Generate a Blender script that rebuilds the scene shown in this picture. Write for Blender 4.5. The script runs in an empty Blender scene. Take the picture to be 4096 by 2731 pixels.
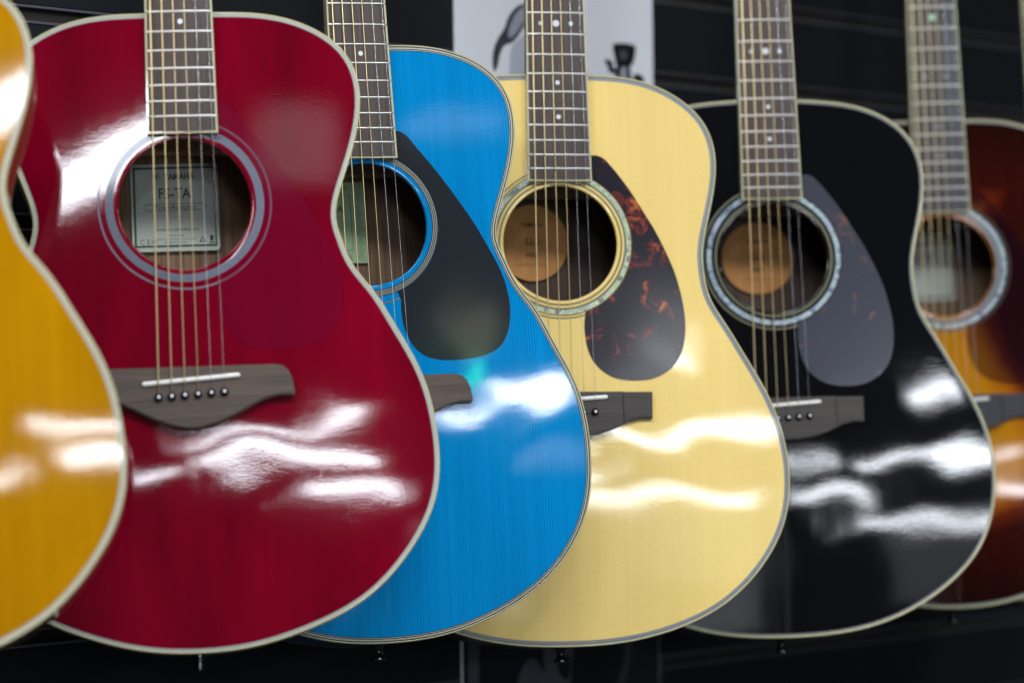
import bpy, bmesh, math, random
from mathutils import Vector, Matrix, Quaternion
from mathutils.geometry import delaunay_2d_cdt

scene = bpy.context.scene
col = scene.collection
rad = math.radians

# ------------------------------------------------------------------ camera
CAM_Z = 1.45
cam_data = bpy.data.cameras.new('camera')
cam = bpy.data.objects.new('camera', cam_data)
col.objects.link(cam)
cam.location = (0, 0, CAM_Z)
cam.rotation_euler = (rad(90), 0, 0)
cam_data.lens = 105
cam_data.sensor_width = 36
cam_data.clip_start = 0.05
cam_data.clip_end = 100
cam_data.dof.use_dof = True
cam_data.dof.focus_distance = 2.485
cam_data.dof.aperture_fstop = 3.6
cam_data.dof.aperture_blades = 0
scene.camera = cam

# ------------------------------------------------------------------ world, lamps, exposure
world = bpy.data.worlds.new('World')
scene.world = world
world.use_nodes = True
bg = world.node_tree.nodes['Background']
bg.inputs[0].default_value = (0.78, 0.85, 1.0, 1)
bg.inputs[1].default_value = 0.045

CEIL = 1.50           # ceiling height above the lens
PANEL_L = 30.0        # radiance of every ceiling panel


def panel(x, y, sx=0.6, sy=0.6, k=1.0, name='ceiling_panel_light'):
    d = bpy.data.lights.new(name, 'AREA')
    d.shape = 'RECTANGLE'
    d.size = sx
    d.size_y = sy
    d.energy = PANEL_L * k * math.pi * sx * sy
    d.color = (0.95, 0.97, 1.0)
    o = bpy.data.objects.new(name, d)
    col.objects.link(o)
    o.location = (x, y, CAM_Z + CEIL)
    return o


PANELS = [
    # row of ceiling panels just in front of the guitars
    (-1.3, 0.75, 1.2, 0.44), (0.3, 0.75, 1.2, 0.44), (1.9, 0.75, 1.2, 0.44), (3.6, 1.1, 0.6, 1.0),  # last one added at the right to brighten wall and poster
    # fill panels added at the left, clear of the mirror directions
    (-2.6, -1.0, 0.5, 0.8), (-3.6, -2.8, 0.6, 0.9),
]
for p in PANELS:
    panel(*p)

# upright lamps standing in for the ceiling lights reflected in the tops: x, y, height over the lens, width, height, dimming
UPRIGHT = [
    (2.17, -10.33, 1.95, 1.34, 0.09, 1.5, 2), (2.97, -10.12, 2.15, 0.42, 0.19, 1.4, 8), (2.54, -10.29, 1.62, 1.60, 0.18, 1.5),
    (3.07, -10.23, 1.16, 0.95, 0.18, 1.4, 3), (1.17, -10.55, 1.40, 0.55, 0.11, 1.4, 10),
    (0.18, -3.38, 2.08, 0.70, 0.13, 2.2, 26), (1.05, -3.20, 2.14, 0.38, 0.30, 0.045),  # last one added dim, for a soft sheen on the red guitar
    (8.62, -6.95, 2.31, 0.76, 0.34, 1.4, 8), (8.10, -7.44, 2.04, 0.60, 0.13, 1.4), (3.59, -1.82, 2.17, 0.50, 0.08, 0.06), (8.79, -6.97, 1.51, 0.73, 0.33, 0.06),
    (5.38, -9.07, 1.60, 1.01, 0.12, 1.4), (6.23, -8.67, 1.62, 0.96, 0.24, 1.4),
    (5.64, -8.80, 2.56, 0.42, 0.26, 1.3), (4.36, -9.44, 1.64, 0.40, 0.13, 1.0), (4.64, -9.41, 1.13, 0.93, 0.22, 1.0, -8),
    (5.38, -9.17, 0.70, 1.30, 0.17, 0.95), (6.30, -8.83, 0.72, 0.60, 0.20, 0.95),
]


def hanging(x, y, z, w, h, k, roll=0.0, name='upright_lamp_light', color=None):
    o = panel(x, y, w, h, k, name)
    o.location.z = CAM_Z + z
    d = Vector((0.0 - x, 2.5 - y, 0.0))
    o.rotation_euler = (d.to_track_quat('-Z', 'Y') @ Quaternion((0, 0, 1), rad(roll))).to_euler()
    o.data.color = color or (0.88, 0.93, 1.0)
    return o


for p in UPRIGHT:
    hanging(*p)
hanging(8.13, -7.29, 2.59, 0.21, 0.43, 0.6, 0.0, 'green_glint_light', (0.05, 1.0, 0.35))  # lamp added for the green reflection on the blue guitar
hanging(8.05, -7.2, 3.0, 0.5, 0.32, 0.06, 12.0, 'beige_glint_light', (1.0, 0.84, 0.62))  # lamp added for the beige reflection in the blue guitar's pickguard
hanging(6.7, -9.8, 0.15, 2.4, 1.2, 0.024, 0.0, 'grey_sheen_light')  # unseen lamp added for the grey sheen low on the black guitar
hanging(1.30, -1.6, -0.15, 0.40, 0.62, 0.045, 0.0, 'grey_sheen_light')  # unseen lamp added close by, for the pale sheen low on the red guitar

scene.view_settings.view_transform = 'Standard'
scene.view_settings.look = 'None'
scene.view_settings.exposure = 0
scene.view_settings.gamma = 1
scene.view_settings.use_curve_mapping = False
scene.render.film_transparent = False
try:
    scene.cycles.use_denoising = True
    scene.cycles.max_bounces = 8
    scene.cycles.sample_clamp_indirect = 8
except Exception:
    pass

MM = 0.001

# ------------------------------------------------------------------ helpers


def empty(name, label=None, cat=None, group=None):
    o = bpy.data.objects.new(name, None)
    o.empty_display_size = 0.05
    col.objects.link(o)
    tag(o, label, cat, group)
    return o


def tag(o, label=None, cat=None, group=None, kind=None):
    if label:
        o['label'] = label
    if cat:
        o['category'] = cat
    if group:
        o['group'] = group
    if kind:
        o['kind'] = kind
    return o


def mesh_obj(name, verts, faces, mat, parent=None, smooth=True, mm=True):
    me = bpy.data.meshes.new(name)
    k = MM if mm else 1.0
    me.from_pydata([(v[0] * k, v[1] * k, v[2] * k) for v in verts], [], faces)
    me.materials.append(mat)
    if smooth:
        for p in me.polygons:
            p.use_smooth = True
    me.update()
    o = bpy.data.objects.new(name, me)
    col.objects.link(o)
    if parent:
        o.parent = parent
    return o


def share(src, name, parent, loc=(0, 0, 0)):
    o = bpy.data.objects.new(name, src.data)
    col.objects.link(o)
    o.parent = parent
    o.location = loc
    return o


def auto_smooth(o, ang=35):
    """flat facets across sharp edges, smooth elsewhere"""
    me = o.data
    bm = bmesh.new()
    bm.from_mesh(me)
    for e in bm.edges:
        if len(e.link_faces) == 2 and e.calc_face_angle(0) > rad(ang):
            e.smooth = False
    bm.to_mesh(me)
    bm.free()
    return o


def fix_normals(o):
    bm = bmesh.new()
    bm.from_mesh(o.data)
    bmesh.ops.recalc_face_normals(bm, faces=bm.faces)
    bm.to_mesh(o.data)
    bm.free()
    return o


def prism(name, poly, z0, z1, mat, parent, bevel=0.0, seg=2):
    """extruded polygon (mm) with optional bevel"""
    bm = bmesh.new()
    n = len(poly)
    b = [bm.verts.new((p[0] * MM, p[1] * MM, z0 * MM)) for p in poly]
    t = [bm.verts.new((p[0] * MM, p[1] * MM, z1 * MM)) for p in poly]
    bm.faces.new(b[::-1])
    ft = bm.faces.new(t)
    for i in range(n):
        j = (i + 1) % n
        bm.faces.new((b[i], b[j], t[j], t[i]))
    bmesh.ops.recalc_face_normals(bm, faces=bm.faces)
    if bevel > 0:
        bmesh.ops.bevel(bm, geom=[e for e in ft.edges], offset=bevel * MM, segments=seg, affect='EDGES', clamp_overlap=True)
    me = bpy.data.meshes.new(name)
    bm.to_mesh(me)
    bm.free()
    me.materials.append(mat)
    for p in me.polygons:
        p.use_smooth = True
    o = bpy.data.objects.new(name, me)
    col.objects.link(o)
    if parent:
        o.parent = parent
    return auto_smooth(o, 40)


def lathe(name, prof, mat, parent, axis='z', seg=24, loc=(0, 0, 0)):
    """revolve (r, h) profile in mm"""
    vs, fs = [], []
    for r, h in prof:
        for k in range(seg):
            a = 2 * math.pi * k / seg
            if axis == 'z':
                vs.append((r * math.cos(a), r * math.sin(a), h))
            else:
                vs.append((r * math.cos(a), h, r * math.sin(a)))
    for i in range(len(prof) - 1):
        for k in range(seg):
            k2 = (k + 1) % seg
            fs.append((i * seg + k, i * seg + k2, (i + 1) * seg + k2, (i + 1) * seg + k))
    o = mesh_obj(name, vs, fs, mat, parent)
    o.location = [c * MM for c in loc]
    fix_normals(o)
    return auto_smooth(o, 50)


def tube(name, pts, r, mat, parent, seg=8):
    """round wire through points (mm)"""
    vs, fs = [], []
    n = len(pts)
    for i, p in enumerate(pts):
        a = Vector(pts[max(i - 1, 0)])
        b = Vector(pts[min(i + 1, n - 1)])
        d = (b - a).normalized()
        u = d.cross(Vector((1, 0, 0.01))).normalized()
        w = d.cross(u).normalized()
        for k in range(seg):
            t = 2 * math.pi * k / seg
            q = Vector(p) + u * (r * math.cos(t)) + w * (r * math.sin(t))
            vs.append(q[:])
    for i in range(n - 1):
        for k in range(seg):
            k2 = (k + 1) % seg
            fs.append((i * seg + k, i * seg + k2, (i + 1) * seg + k2, (i + 1) * seg + k))
    fs.append(tuple(range(seg))[::-1])
    fs.append(tuple((n - 1) * seg + k for k in range(seg)))
    return mesh_obj(name, vs, fs, mat, parent)


def spline(pts, per=6, closed=True):
    """Catmull-Rom through points"""
    out = []
    n = len(pts)
    rng = n if closed else n - 1
    for i in range(rng):
        if closed:
            p0, p1, p2, p3 = (pts[(i + k - 1) % n] for k in range(4))
        else:
            p0, p1, p2, p3 = (pts[min(max(i + k - 1, 0), n - 1)] for k in range(4))
        for j in range(per):
            t = j / per
            out.append(tuple(0.5 * (2 * p1[c] + (p2[c] - p0[c]) * t + (2 * p0[c] - 5 * p1[c] + 4 * p2[c] - p3[c]) * t * t
                                    + (3 * p1[c] - p0[c] - 3 * p2[c] + p3[c]) * t ** 3) for c in range(2)))
    if not closed:
        out.append(tuple(pts[-1]))
    return out


# ------------------------------------------------------------------ materials
MATS = {}


def base_mat(name):
    m = bpy.data.materials.new(name)
    m.use_nodes = True
    return m, m.node_tree, m.node_tree.nodes['Principled BSDF']


def plain(name, rgb, rough=0.5, metal=0.0, coat=0.0, spec=0.5, noise=0.0, nscale=200, bump=0.0, bscale=900):
    if name in MATS:
        return MATS[name]
    m, nt, b = base_mat(name)
    b.inputs['Base Color'].default_value = (*rgb, 1)
    b.inputs['Roughness'].default_value = rough
    b.inputs['Metallic'].default_value = metal
    b.inputs['Coat Weight'].default_value = coat
    b.inputs['Coat Roughness'].default_value = 0.04
    b.inputs['Specular IOR Level'].default_value = spec
    tc = nt.nodes.new('ShaderNodeTexCoord')
    if noise > 0:
        nz = nt.nodes.new('ShaderNodeTexNoise')
        nz.inputs['Scale'].default_value = nscale
        nz.inputs['Detail'].default_value = 4
        nt.links.new(tc.outputs['Object'], nz.inputs['Vector'])
        mx = nt.nodes.new('ShaderNodeMix')
        mx.data_type = 'RGBA'
        mx.inputs['A'].default_value = (*[c * (1 - noise) for c in rgb], 1)
        mx.inputs['B'].default_value = (*[min(1, c * (1 + noise)) for c in rgb], 1)
        nt.links.new(nz.outputs['Fac'], mx.inputs['Factor'])
        nt.links.new(mx.outputs['Result'], b.inputs['Base Color'])
    if bump > 0:
        nz = nt.nodes.new('ShaderNodeTexNoise')
        nz.inputs['Scale'].default_value = bscale
        nz.inputs['Detail'].default_value = 3
        nt.links.new(tc.outputs['Object'], nz.inputs['Vector'])
        bp = nt.nodes.new('ShaderNodeBump')
        bp.inputs['Strength'].default_value = 1
        bp.inputs['Distance'].default_value = bump
        nt.links.new(nz.outputs['Fac'], bp.inputs['Height'])
        nt.links.new(bp.outputs['Normal'], b.inputs['Normal'])
    MATS[name] = m
    return m


def math_node(nt, op, a, b=None):
    n = nt.nodes.new('ShaderNodeMath')
    n.operation = op
    for i, v in enumerate((a, b)):
        if v is None:
            continue
        if isinstance(v, (int, float)):
            n.inputs[i].default_value = v
        else:
            nt.links.new(v, n.inputs[i])
    return n.outputs[0]


def top_mat(name, c_main, c_line, line=0.5, burst=None, ripple=9.0e-6, seam=0.05, flame=0.0, cloud=0.12):
    """lacquered book-matched spruce: grain lines mirrored at the centre seam"""
    m, nt, b = base_mat(name)
    L = nt.links.new
    tc = nt.nodes.new('ShaderNodeTexCoord')
    sp = nt.nodes.new('ShaderNodeSeparateXYZ')
    L(tc.outputs['Object'], sp.inputs[0])
    ax = math_node(nt, 'ABSOLUTE', sp.outputs['X'])
    px = math_node(nt, 'POWER', ax, 0.7)

    def noise(sx, sy, detail, off=0.0):
        cb = nt.nodes.new('ShaderNodeCombineXYZ')
        L(math_node(nt, 'MULTIPLY', px, sx), cb.inputs[0])
        L(math_node(nt, 'MULTIPLY', sp.outputs['Y'], sy), cb.inputs[1])
        cb.inputs[2].default_value = off
        nz = nt.nodes.new('ShaderNodeTexNoise')
        nz.inputs['Scale'].default_value = 1
        nz.inputs['Detail'].default_value = detail
        L(cb.outputs[0], nz.inputs['Vector'])
        return nz.outputs['Fac']
    # annual rings: narrow dark late wood, closer together near the seam
    wander = noise(20, 5, 2.0, 1.7)
    ph = math_node(nt, 'ADD', math_node(nt, 'MULTIPLY', px, 430 * 2 * math.pi), math_node(nt, 'MULTIPLY', wander, 45))
    sn = math_node(nt, 'MAXIMUM', math_node(nt, 'SINE', ph), 0.0)
    grain = math_node(nt, 'POWER', sn, 1.6)
    dens = noise(150, 3.0, 3.0, 7.7)
    mr = nt.nodes.new('ShaderNodeMapRange')
    mr.inputs['From Min'].default_value = 0.22
    mr.inputs['From Max'].default_value = 0.6
    L(dens, mr.inputs['Value'])
    lines = math_node(nt, 'MULTIPLY', math_node(nt, 'MULTIPLY', grain, mr.outputs[0]), line)
    mix = nt.nodes.new('ShaderNodeMix')
    mix.data_type = 'RGBA'
    L(lines, mix.inputs['Factor'])
    mix.inputs['B'].default_value = (*c_line, 1)
    src = None
    if burst:
        at = nt.nodes.new('ShaderNodeAttribute')
        at.attribute_name = 'edge'
        wob = noise(14, 9, 2.0, 5.0)
        e = math_node(nt, 'ADD', at.outputs['Fac'], math_node(nt, 'MULTIPLY', math_node(nt, 'SUBTRACT', wob, 0.5), 0.10))
        cr = nt.nodes.new('ShaderNodeValToRGB')
        els = cr.color_ramp.elements
        els[0].position, els[0].color = burst[0][0], (*burst[0][1], 1)
        els[1].position, els[1].color = burst[-1][0], (*burst[-1][1], 1)
        for pos, c in burst[1:-1]:
            x = els.new(pos)
            x.color = (*c, 1)
        L(e, cr.inputs[0])
        src = cr.outputs[0]
        L(src, mix.inputs['A'])
        mix.inputs['B'].default_value = (*c_line, 1)
    else:
        mix.inputs['A'].default_value = (*c_main, 1)
    # broad cloudy tone differences of the stain, fine speckle and the tone step at the seam
    c1 = noise(9, 5, 2.0, 9.0)
    c2 = noise(900, 420, 2.0, 3.0)
    v = math_node(nt, 'ADD', math_node(nt, 'MULTIPLY', math_node(nt, 'SUBTRACT', c1, 0.5), cloud * 2),
                  math_node(nt, 'MULTIPLY', math_node(nt, 'SUBTRACT', c2, 0.5), 0.22))
    st = math_node(nt, 'MULTIPLY', math_node(nt, 'GREATER_THAN', sp.outputs['X'], 0.0), -seam)
    v = math_node(nt, 'ADD', v, st)
    if flame > 0:
        fl = noise(26, 230, 2.0, 4.0)
        v = math_node(nt, 'ADD', v, math_node(nt, 'MULTIPLY', math_node(nt, 'SUBTRACT', fl, 0.5), flame))
    v = math_node(nt, 'ADD', v, 1.0)
    hsv = nt.nodes.new('ShaderNodeHueSaturation')
    L(v, hsv.inputs['Value'])
    L(mix.outputs['Result'], hsv.inputs['Color'])
    L(hsv.outputs[0], b.inputs['Base Color'])
    b.inputs['Roughness'].default_value = 0.55
    b.inputs['Specular IOR Level'].default_value = 0.0
    b.inputs['Coat Weight'].default_value = 1.0
    b.inputs['Coat Roughness'].default_value = 0.035
    b.inputs['Coat IOR'].default_value = 1.5
    # lacquer relief: sunk grain, silk ripple and orange peel
    def nvec(sx, sy, detail, off):
        cb = nt.nodes.new('ShaderNodeCombineXYZ')
        L(math_node(nt, 'MULTIPLY', sp.outputs['X'], sx), cb.inputs[0])
        L(math_node(nt, 'MULTIPLY', sp.outputs['Y'], sy), cb.inputs[1])
        cb.inputs[2].default_value = off
        nz = nt.nodes.new('ShaderNodeTexNoise')
        nz.inputs['Scale'].default_value = 1
        nz.inputs['Detail'].default_value = detail
        L(cb.outputs[0], nz.inputs['Vector'])
        return nz.outputs['Fac']
    peel = nvec(330, 720, 2.0, 2.0)
    broad = nvec(55, 130, 1.0, 6.0)
    h = math_node(nt, 'ADD', math_node(nt, 'MULTIPLY', peel, ripple),
                  math_node(nt, 'ADD', math_node(nt, 'MULTIPLY', grain, -1.8e-6), math_node(nt, 'MULTIPLY', broad, ripple * 0.8)))
    bp = nt.nodes.new('ShaderNodeBump')
    bp.inputs['Strength'].default_value = 1
    bp.inputs['Distance'].default_value = 1
    L(h, bp.inputs['Height'])
    L(bp.outputs['Normal'], b.inputs['Coat Normal'])
    MATS[name] = m
    return m


def wood(name, c1, c2, sx=900, sy=14, rough=0.5, spec=0.4, axis='y', bump=4e-6):
    if name in MATS:
        return MATS[name]
    m, nt, b = base_mat(name)
    L = nt.links.new
    tc = nt.nodes.new('ShaderNodeTexCoord')
    mp = nt.nodes.new('ShaderNodeMapping')
    mp.inputs['Scale'].default_value = (sx, sy, sx * 0.5) if axis == 'y' else (sy, sx, sx * 0.5)
    L(tc.outputs['Object'], mp.inputs['Vector'])
    nz = nt.nodes.new('ShaderNodeTexNoise')
    nz.inputs['Scale'].default_value = 1
    nz.inputs['Detail'].default_value = 4
    L(mp.outputs[0], nz.inputs['Vector'])
    mp2 = nt.nodes.new('ShaderNodeMapping')
    mp2.inputs['Scale'].default_value = (sx * .16, sy * .3, sx * .1) if axis == 'y' else (sy * .3, sx * .16, sx * .1)
    L(tc.outputs['Object'], mp2.inputs['Vector'])
    nz2 = nt.nodes.new('ShaderNodeTexNoise')
    nz2.inputs['Scale'].default_value = 1
    nz2.inputs['Detail'].default_value = 3
    L(mp2.outputs[0], nz2.inputs['Vector'])
    f = math_node(nt, 'ADD', math_node(nt, 'MULTIPLY', nz.outputs['Fac'], 0.6), math_node(nt, 'MULTIPLY', nz2.outputs['Fac'], 0.5))
    cr = nt.nodes.new('ShaderNodeValToRGB')
    cr.color_ramp.elements[0].position, cr.color_ramp.elements[0].color = 0.38, (*c1, 1)
    cr.color_ramp.elements[1].position, cr.color_ramp.elements[1].color = 0.72, (*c2, 1)
    L(f, cr.inputs[0])
    L(cr.outputs[0], b.inputs['Base Color'])
    b.inputs['Roughness'].default_value = rough
    b.inputs['Specular IOR Level'].default_value = spec
    bp = nt.nodes.new('ShaderNodeBump')
    bp.inputs['Distance'].default_value = bump
    L(nz.outputs['Fac'], bp.inputs['Height'])
    L(bp.outputs['Normal'], b.inputs['Normal'])
    MATS[name] = m
    return m


def film(name, rgb, rough=0.3, alpha=1.0, spots=None, spot_amt=0.5, coat=0.0, spec=0.5):
    """pickguard film; spots = list of two colours of tortoise flecks"""
    m, nt, b = base_mat(name)
    L = nt.links.new
    b.inputs['Base Color'].default_value = (*rgb, 1)
    b.inputs['Roughness'].default_value = rough
    b.inputs['Alpha'].default_value = alpha
    b.inputs['Coat Weight'].default_value = coat
    b.inputs['Coat Roughness'].default_value = 0.05
    b.inputs['Specular IOR Level'].default_value = spec
    tc = nt.nodes.new('ShaderNodeTexCoord')
    if spots:
        nz = nt.nodes.new('ShaderNodeTexNoise')
        nz.inputs['Scale'].default_value = 52
        nz.inputs['Detail'].default_value = 5
        nz.inputs['Roughness'].default_value = 0.62
        nz.inputs['Distortion'].default_value = 1.1
        L(tc.outputs['Object'], nz.inputs['Vector'])
        cr = nt.nodes.new('ShaderNodeValToRGB')
        e = cr.color_ramp.elements
        e[0].position, e[0].color = spot_amt, (*rgb, 1)
        e[1].position, e[1].color = spot_amt + 0.17, (*spots[1], 1)
        x = e.new(spot_amt + 0.07)
        x.color = (*spots[0], 1)
        L(nz.outputs['Fac'], cr.inputs[0])
        L(cr.outputs[0], b.inputs['Base Color'])
    nz = nt.nodes.new('ShaderNodeTexNoise')
    nz.inputs['Scale'].default_value = 700
    nz.inputs['Detail'].default_value = 2
    L(tc.outputs['Object'], nz.inputs['Vector'])
    bp = nt.nodes.new('ShaderNodeBump')
    bp.inputs['Distance'].default_value = 4e-6
    L(nz.outputs['Fac'], bp.inputs['Height'])
    L(bp.outputs['Normal'], b.inputs['Normal'])
    MATS[name] = m
    return m


def abalone(name, value, tint):
    m, nt, b = base_mat(name)
    L = nt.links.new
    tc = nt.nodes.new('ShaderNodeTexCoord')
    vo = nt.nodes.new('ShaderNodeTexVoronoi')
    vo.inputs['Scale'].default_value = 210
    vo.inputs['Randomness'].default_value = 1
    L(tc.outputs['Object'], vo.inputs['Vector'])
    nz = nt.nodes.new('ShaderNodeTexNoise')
    nz.inputs['Scale'].default_value = 120
    nz.inputs['Detail'].default_value = 3
    nz.inputs['Distortion'].default_value = 2.5
    L(tc.outputs['Object'], nz.inputs['Vector'])
    cr = nt.nodes.new('ShaderNodeValToRGB')
    cr.color_ramp.interpolation = 'LINEAR'
    e = cr.color_ramp.elements
    e[0].position, e[0].color = 0.30, (0.10, 0.13, 0.28, 1)
    e[1].position, e[1].color = 0.74, (0.80, 0.62, 0.80, 1)
    for p, c in ((0.40, (0.30, 0.42, 0.52)), (0.47, (0.45, 0.75, 0.58)), (0.53, (0.85, 0.92, 0.90)), (0.60, (0.40, 0.62, 0.40)), (0.66, (0.42, 0.48, 0.80))):
        x = e.new(p)
        x.color = (*c, 1)
    sp = nt.nodes.new('ShaderNodeSeparateColor')
    L(vo.outputs['Color'], sp.inputs[0])
    f = math_node(nt, 'ADD', math_node(nt, 'MULTIPLY', nz.outputs['Fac'], 0.55), math_node(nt, 'MULTIPLY', sp.outputs[0], 0.45))
    L(f, cr.inputs[0])
    hs = nt.nodes.new('ShaderNodeHueSaturation')
    hs.inputs['Value'].default_value = value
    hs.inputs['Saturation'].default_value = 0.65
    L(cr.outputs[0], hs.inputs['Color'])
    tn = nt.nodes.new('ShaderNodeMix')
    tn.data_type = 'RGBA'
    tn.blend_type = 'MULTIPLY'
    tn.inputs['Factor'].default_value = 1.0
    tn.inputs['B'].default_value = (*tint, 1)
    L(hs.outputs[0], tn.inputs['A'])
    L(tn.outputs['Result'], b.inputs['Base Color'])
    b.inputs['Metallic'].default_value = 0.35
    b.inputs['Roughness'].default_value = 0.3
    b.inputs['Coat Weight'].default_value = 1
    b.inputs['Coat Roughness'].default_value = 0.05
    return m


CREAM = plain('cream_binding', (0.42, 0.40, 0.23), 0.35, coat=0.6, noise=0.05)
IVORY = plain('pale_purfling', (0.36, 0.38, 0.32), 0.35, coat=0.4, spec=0.3)
BLACKP = plain('black_purfling', (0.006, 0.006, 0.008), 0.35, coat=0.2, spec=0.2)
GREYP = plain('grey_purfling', (0.24, 0.26, 0.28), 0.35, coat=0.6)
SILVER_RING = plain('silver_ring', (0.155, 0.185, 0.245), 0.4, coat=0.25, spec=0.15)
FRETM = plain('nickel_fret', (0.72, 0.70, 0.68), 0.38, metal=1.0)
BRONZE = plain('bronze_string', (0.72, 0.56, 0.30), 0.32, metal=0.85)
STEEL = plain('steel_string', (0.62, 0.64, 0.68), 0.25, metal=0.9)
SADDLE = plain('white_saddle', (0.82, 0.81, 0.77), 0.35)
PINM = plain('black_pin', (0.008, 0.008, 0.009), 0.12, spec=0.7)
PINDOT = plain('white_pin_dot', (0.62, 0.64, 0.70), 0.25, coat=0.5)
CHROME = plain('chrome', (0.07, 0.07, 0.08), 0.18, metal=1.0)
BLKPLAST = plain('black_button', (0.01, 0.01, 0.011), 0.15, spec=0.6)
PEARL = plain('pearl_dot', (0.62, 0.66, 0.72), 0.25, coat=0.8, noise=0.15, nscale=500)
PEARLG = plain('green_pearl_dot', (0.30, 0.62, 0.50), 0.25, coat=0.8, noise=0.2, nscale=500)
PEARLD = plain('dim_pearl_dot', (0.20, 0.21, 0.24), 0.25, coat=0.8, noise=0.2, nscale=500)
ROSEW = wood('rosewood_fingerboard', (0.024, 0.016, 0.013), (0.072, 0.052, 0.043), 1500, 25, 0.45, 0.3)
EBONY = wood('ebony_fingerboard', (0.012, 0.013, 0.018), (0.034, 0.036, 0.047), 1300, 25, 0.4, 0.3)
ROSEB = wood('rosewood_bridge', (0.036, 0.025, 0.020), (0.105, 0.076, 0.062), 900, 18, 0.5, 0.3, axis='x')
DARKB = wood('dark_bridge', (0.028, 0.022, 0.021), (0.060, 0.050, 0.047), 900, 18, 0.5, 0.3, axis='x')
INNER = wood('inside_mahogany', (0.10, 0.060, 0.036), (0.26, 0.165, 0.105), 600, 9, 0.7, spec=0.2)
INNERD = wood('inside_rosewood', (0.045, 0.030, 0.024), (0.11, 0.075, 0.06), 600, 9, 0.7, spec=0.2)
BRACE = wood('spruce_brace', (0.42, 0.30, 0.18), (0.60, 0.46, 0.30), 500, 12, 0.7, axis='x', spec=0.2)
NECKW = wood('neck_mahogany', (0.10, 0.045, 0.02), (0.17, 0.08, 0.04), 700, 8, 0.35)
ABALONE = abalone('abalone_shell', 0.62, (0.85, 0.92, 1.0))
ABALONE_G = abalone('green_abalone_shell', 0.62, (0.95, 1.0, 0.72))

# ------------------------------------------------------------------ guitar body geometry
C0 = -235.0     # pole of the outline's polar series (mm below the shoulder line)
HOLE = (0.0, -151.5)
FS_A = [208.979, -23.767, 55.773, 21.9, -9.557, -9.016, -8.403, -4.992, 0.04, 2.101, 2.086, 1.1, -0.032, -0.89, -0.77, -0.546, 0.175, 0.587]
FS_B = [206.684, -24.182, 57.961, 22.038, -7.755, -7.674, -9.532, -6.05, -0.818, 1.604, 2.463, 1.423, 0.074, -0.511, -1.067, -0.651, 0.188, 0.419]
LL_A = [217.94, -29.7, 53.817, 20.854, -14.442, -7.323, -5.848, -3.052, 0.467, 1.849, 1.07, 0.352, -0.308, -0.667, -0.545, -0.232, 0.205, 0.384]
LL_B = [219.389, -28.075, 53.086, 18.808, -16.051, -7.564, -5.414, -2.924, 0.846, 2.088, 1.161, 0.484, -0.38, -0.329, -0.542, -0.094, 0.41, 0.191]

# long curve of an arched top: nearly flat from the neck to the bridge, falling away towards the tail
K_UP, K_LO, Y_A, Y_B, R_X = 1 / 9000.0, 1 / 2600.0, -235.0, -295.0, 4500.0


def _arch_table():
    ys = [-560 + i for i in range(621)]

    def kap(y):
        t = min(max((Y_A - y) / (Y_A - Y_B), 0), 1)
        t = t * t * (3 - 2 * t)
        return K_UP + (K_LO - K_UP) * t
    k = [kap(y) for y in ys]
    sl, hh = [0.0], [0.0]
    for i in range(1, 621):
        sl.append(sl[-1] - (k[i] + k[i - 1]) / 2)
    s0 = sl[410]
    sl = [v - s0 for v in sl]
    for i in range(1, 621):
        hh.append(hh[-1] + (sl[i] + sl[i - 1]) / 2)
    h0 = hh[410]
    return [v - h0 for v in hh], sl


ARCH, ARCH_S = _arch_table()


def arch(x, y):
    f = min(max(y + 560, 0), 619.999)
    i = int(f)
    f -= i
    # cubic so that the slope stays smooth between table rows
    p0, p1, m0, m1 = ARCH[i], ARCH[i + 1], ARCH_S[i], ARCH_S[i + 1]
    v = (2 * f ** 3 - 3 * f * f + 1) * p0 + (f ** 3 - 2 * f * f + f) * m0 + (-2 * f ** 3 + 3 * f * f) * p1 + (f ** 3 - f * f) * m1
    return v - x * x / (2 * R_X)


NB = 300


def outline(coef, n=NB):
    """closed symmetric body outline, evenly spaced along its length, counter-clockwise from the top"""
    raw = []
    for i in range(1440):
        t = 2 * math.pi * i / 1440
        r = sum(c * math.cos(k * t) for k, c in enumerate(coef))
        raw.append((-r * math.sin(t), C0 + r * math.cos(t)))
    acc = [0.0]
    for i in range(1440):
        a, b = raw[i], raw[(i + 1) % 1440]
        acc.append(acc[-1] + math.hypot(b[0] - a[0], b[1] - a[1]))
    out, j = [], 0
    for i in range(n):
        s = acc[-1] * i / n
        while acc[j + 1] < s:
            j += 1
        f = (s - acc[j]) / (acc[j + 1] - acc[j])
        a, b = raw[j], raw[(j + 1) % 1440]
        out.append((a[0] + (b[0] - a[0]) * f, a[1] + (b[1] - a[1]) * f))
    return out


def inset(poly, d):
    n = len(poly)
    out = []
    for i in range(n):
        a, b = poly[i - 1], poly[(i + 1) % n]
        tx, ty = b[0] - a[0], b[1] - a[1]
        l = math.hypot(tx, ty)
        # counter-clockwise: inward normal is to the left
        out.append((poly[i][0] - ty / l * d, poly[i][1] + tx / l * d))
    return out


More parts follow.
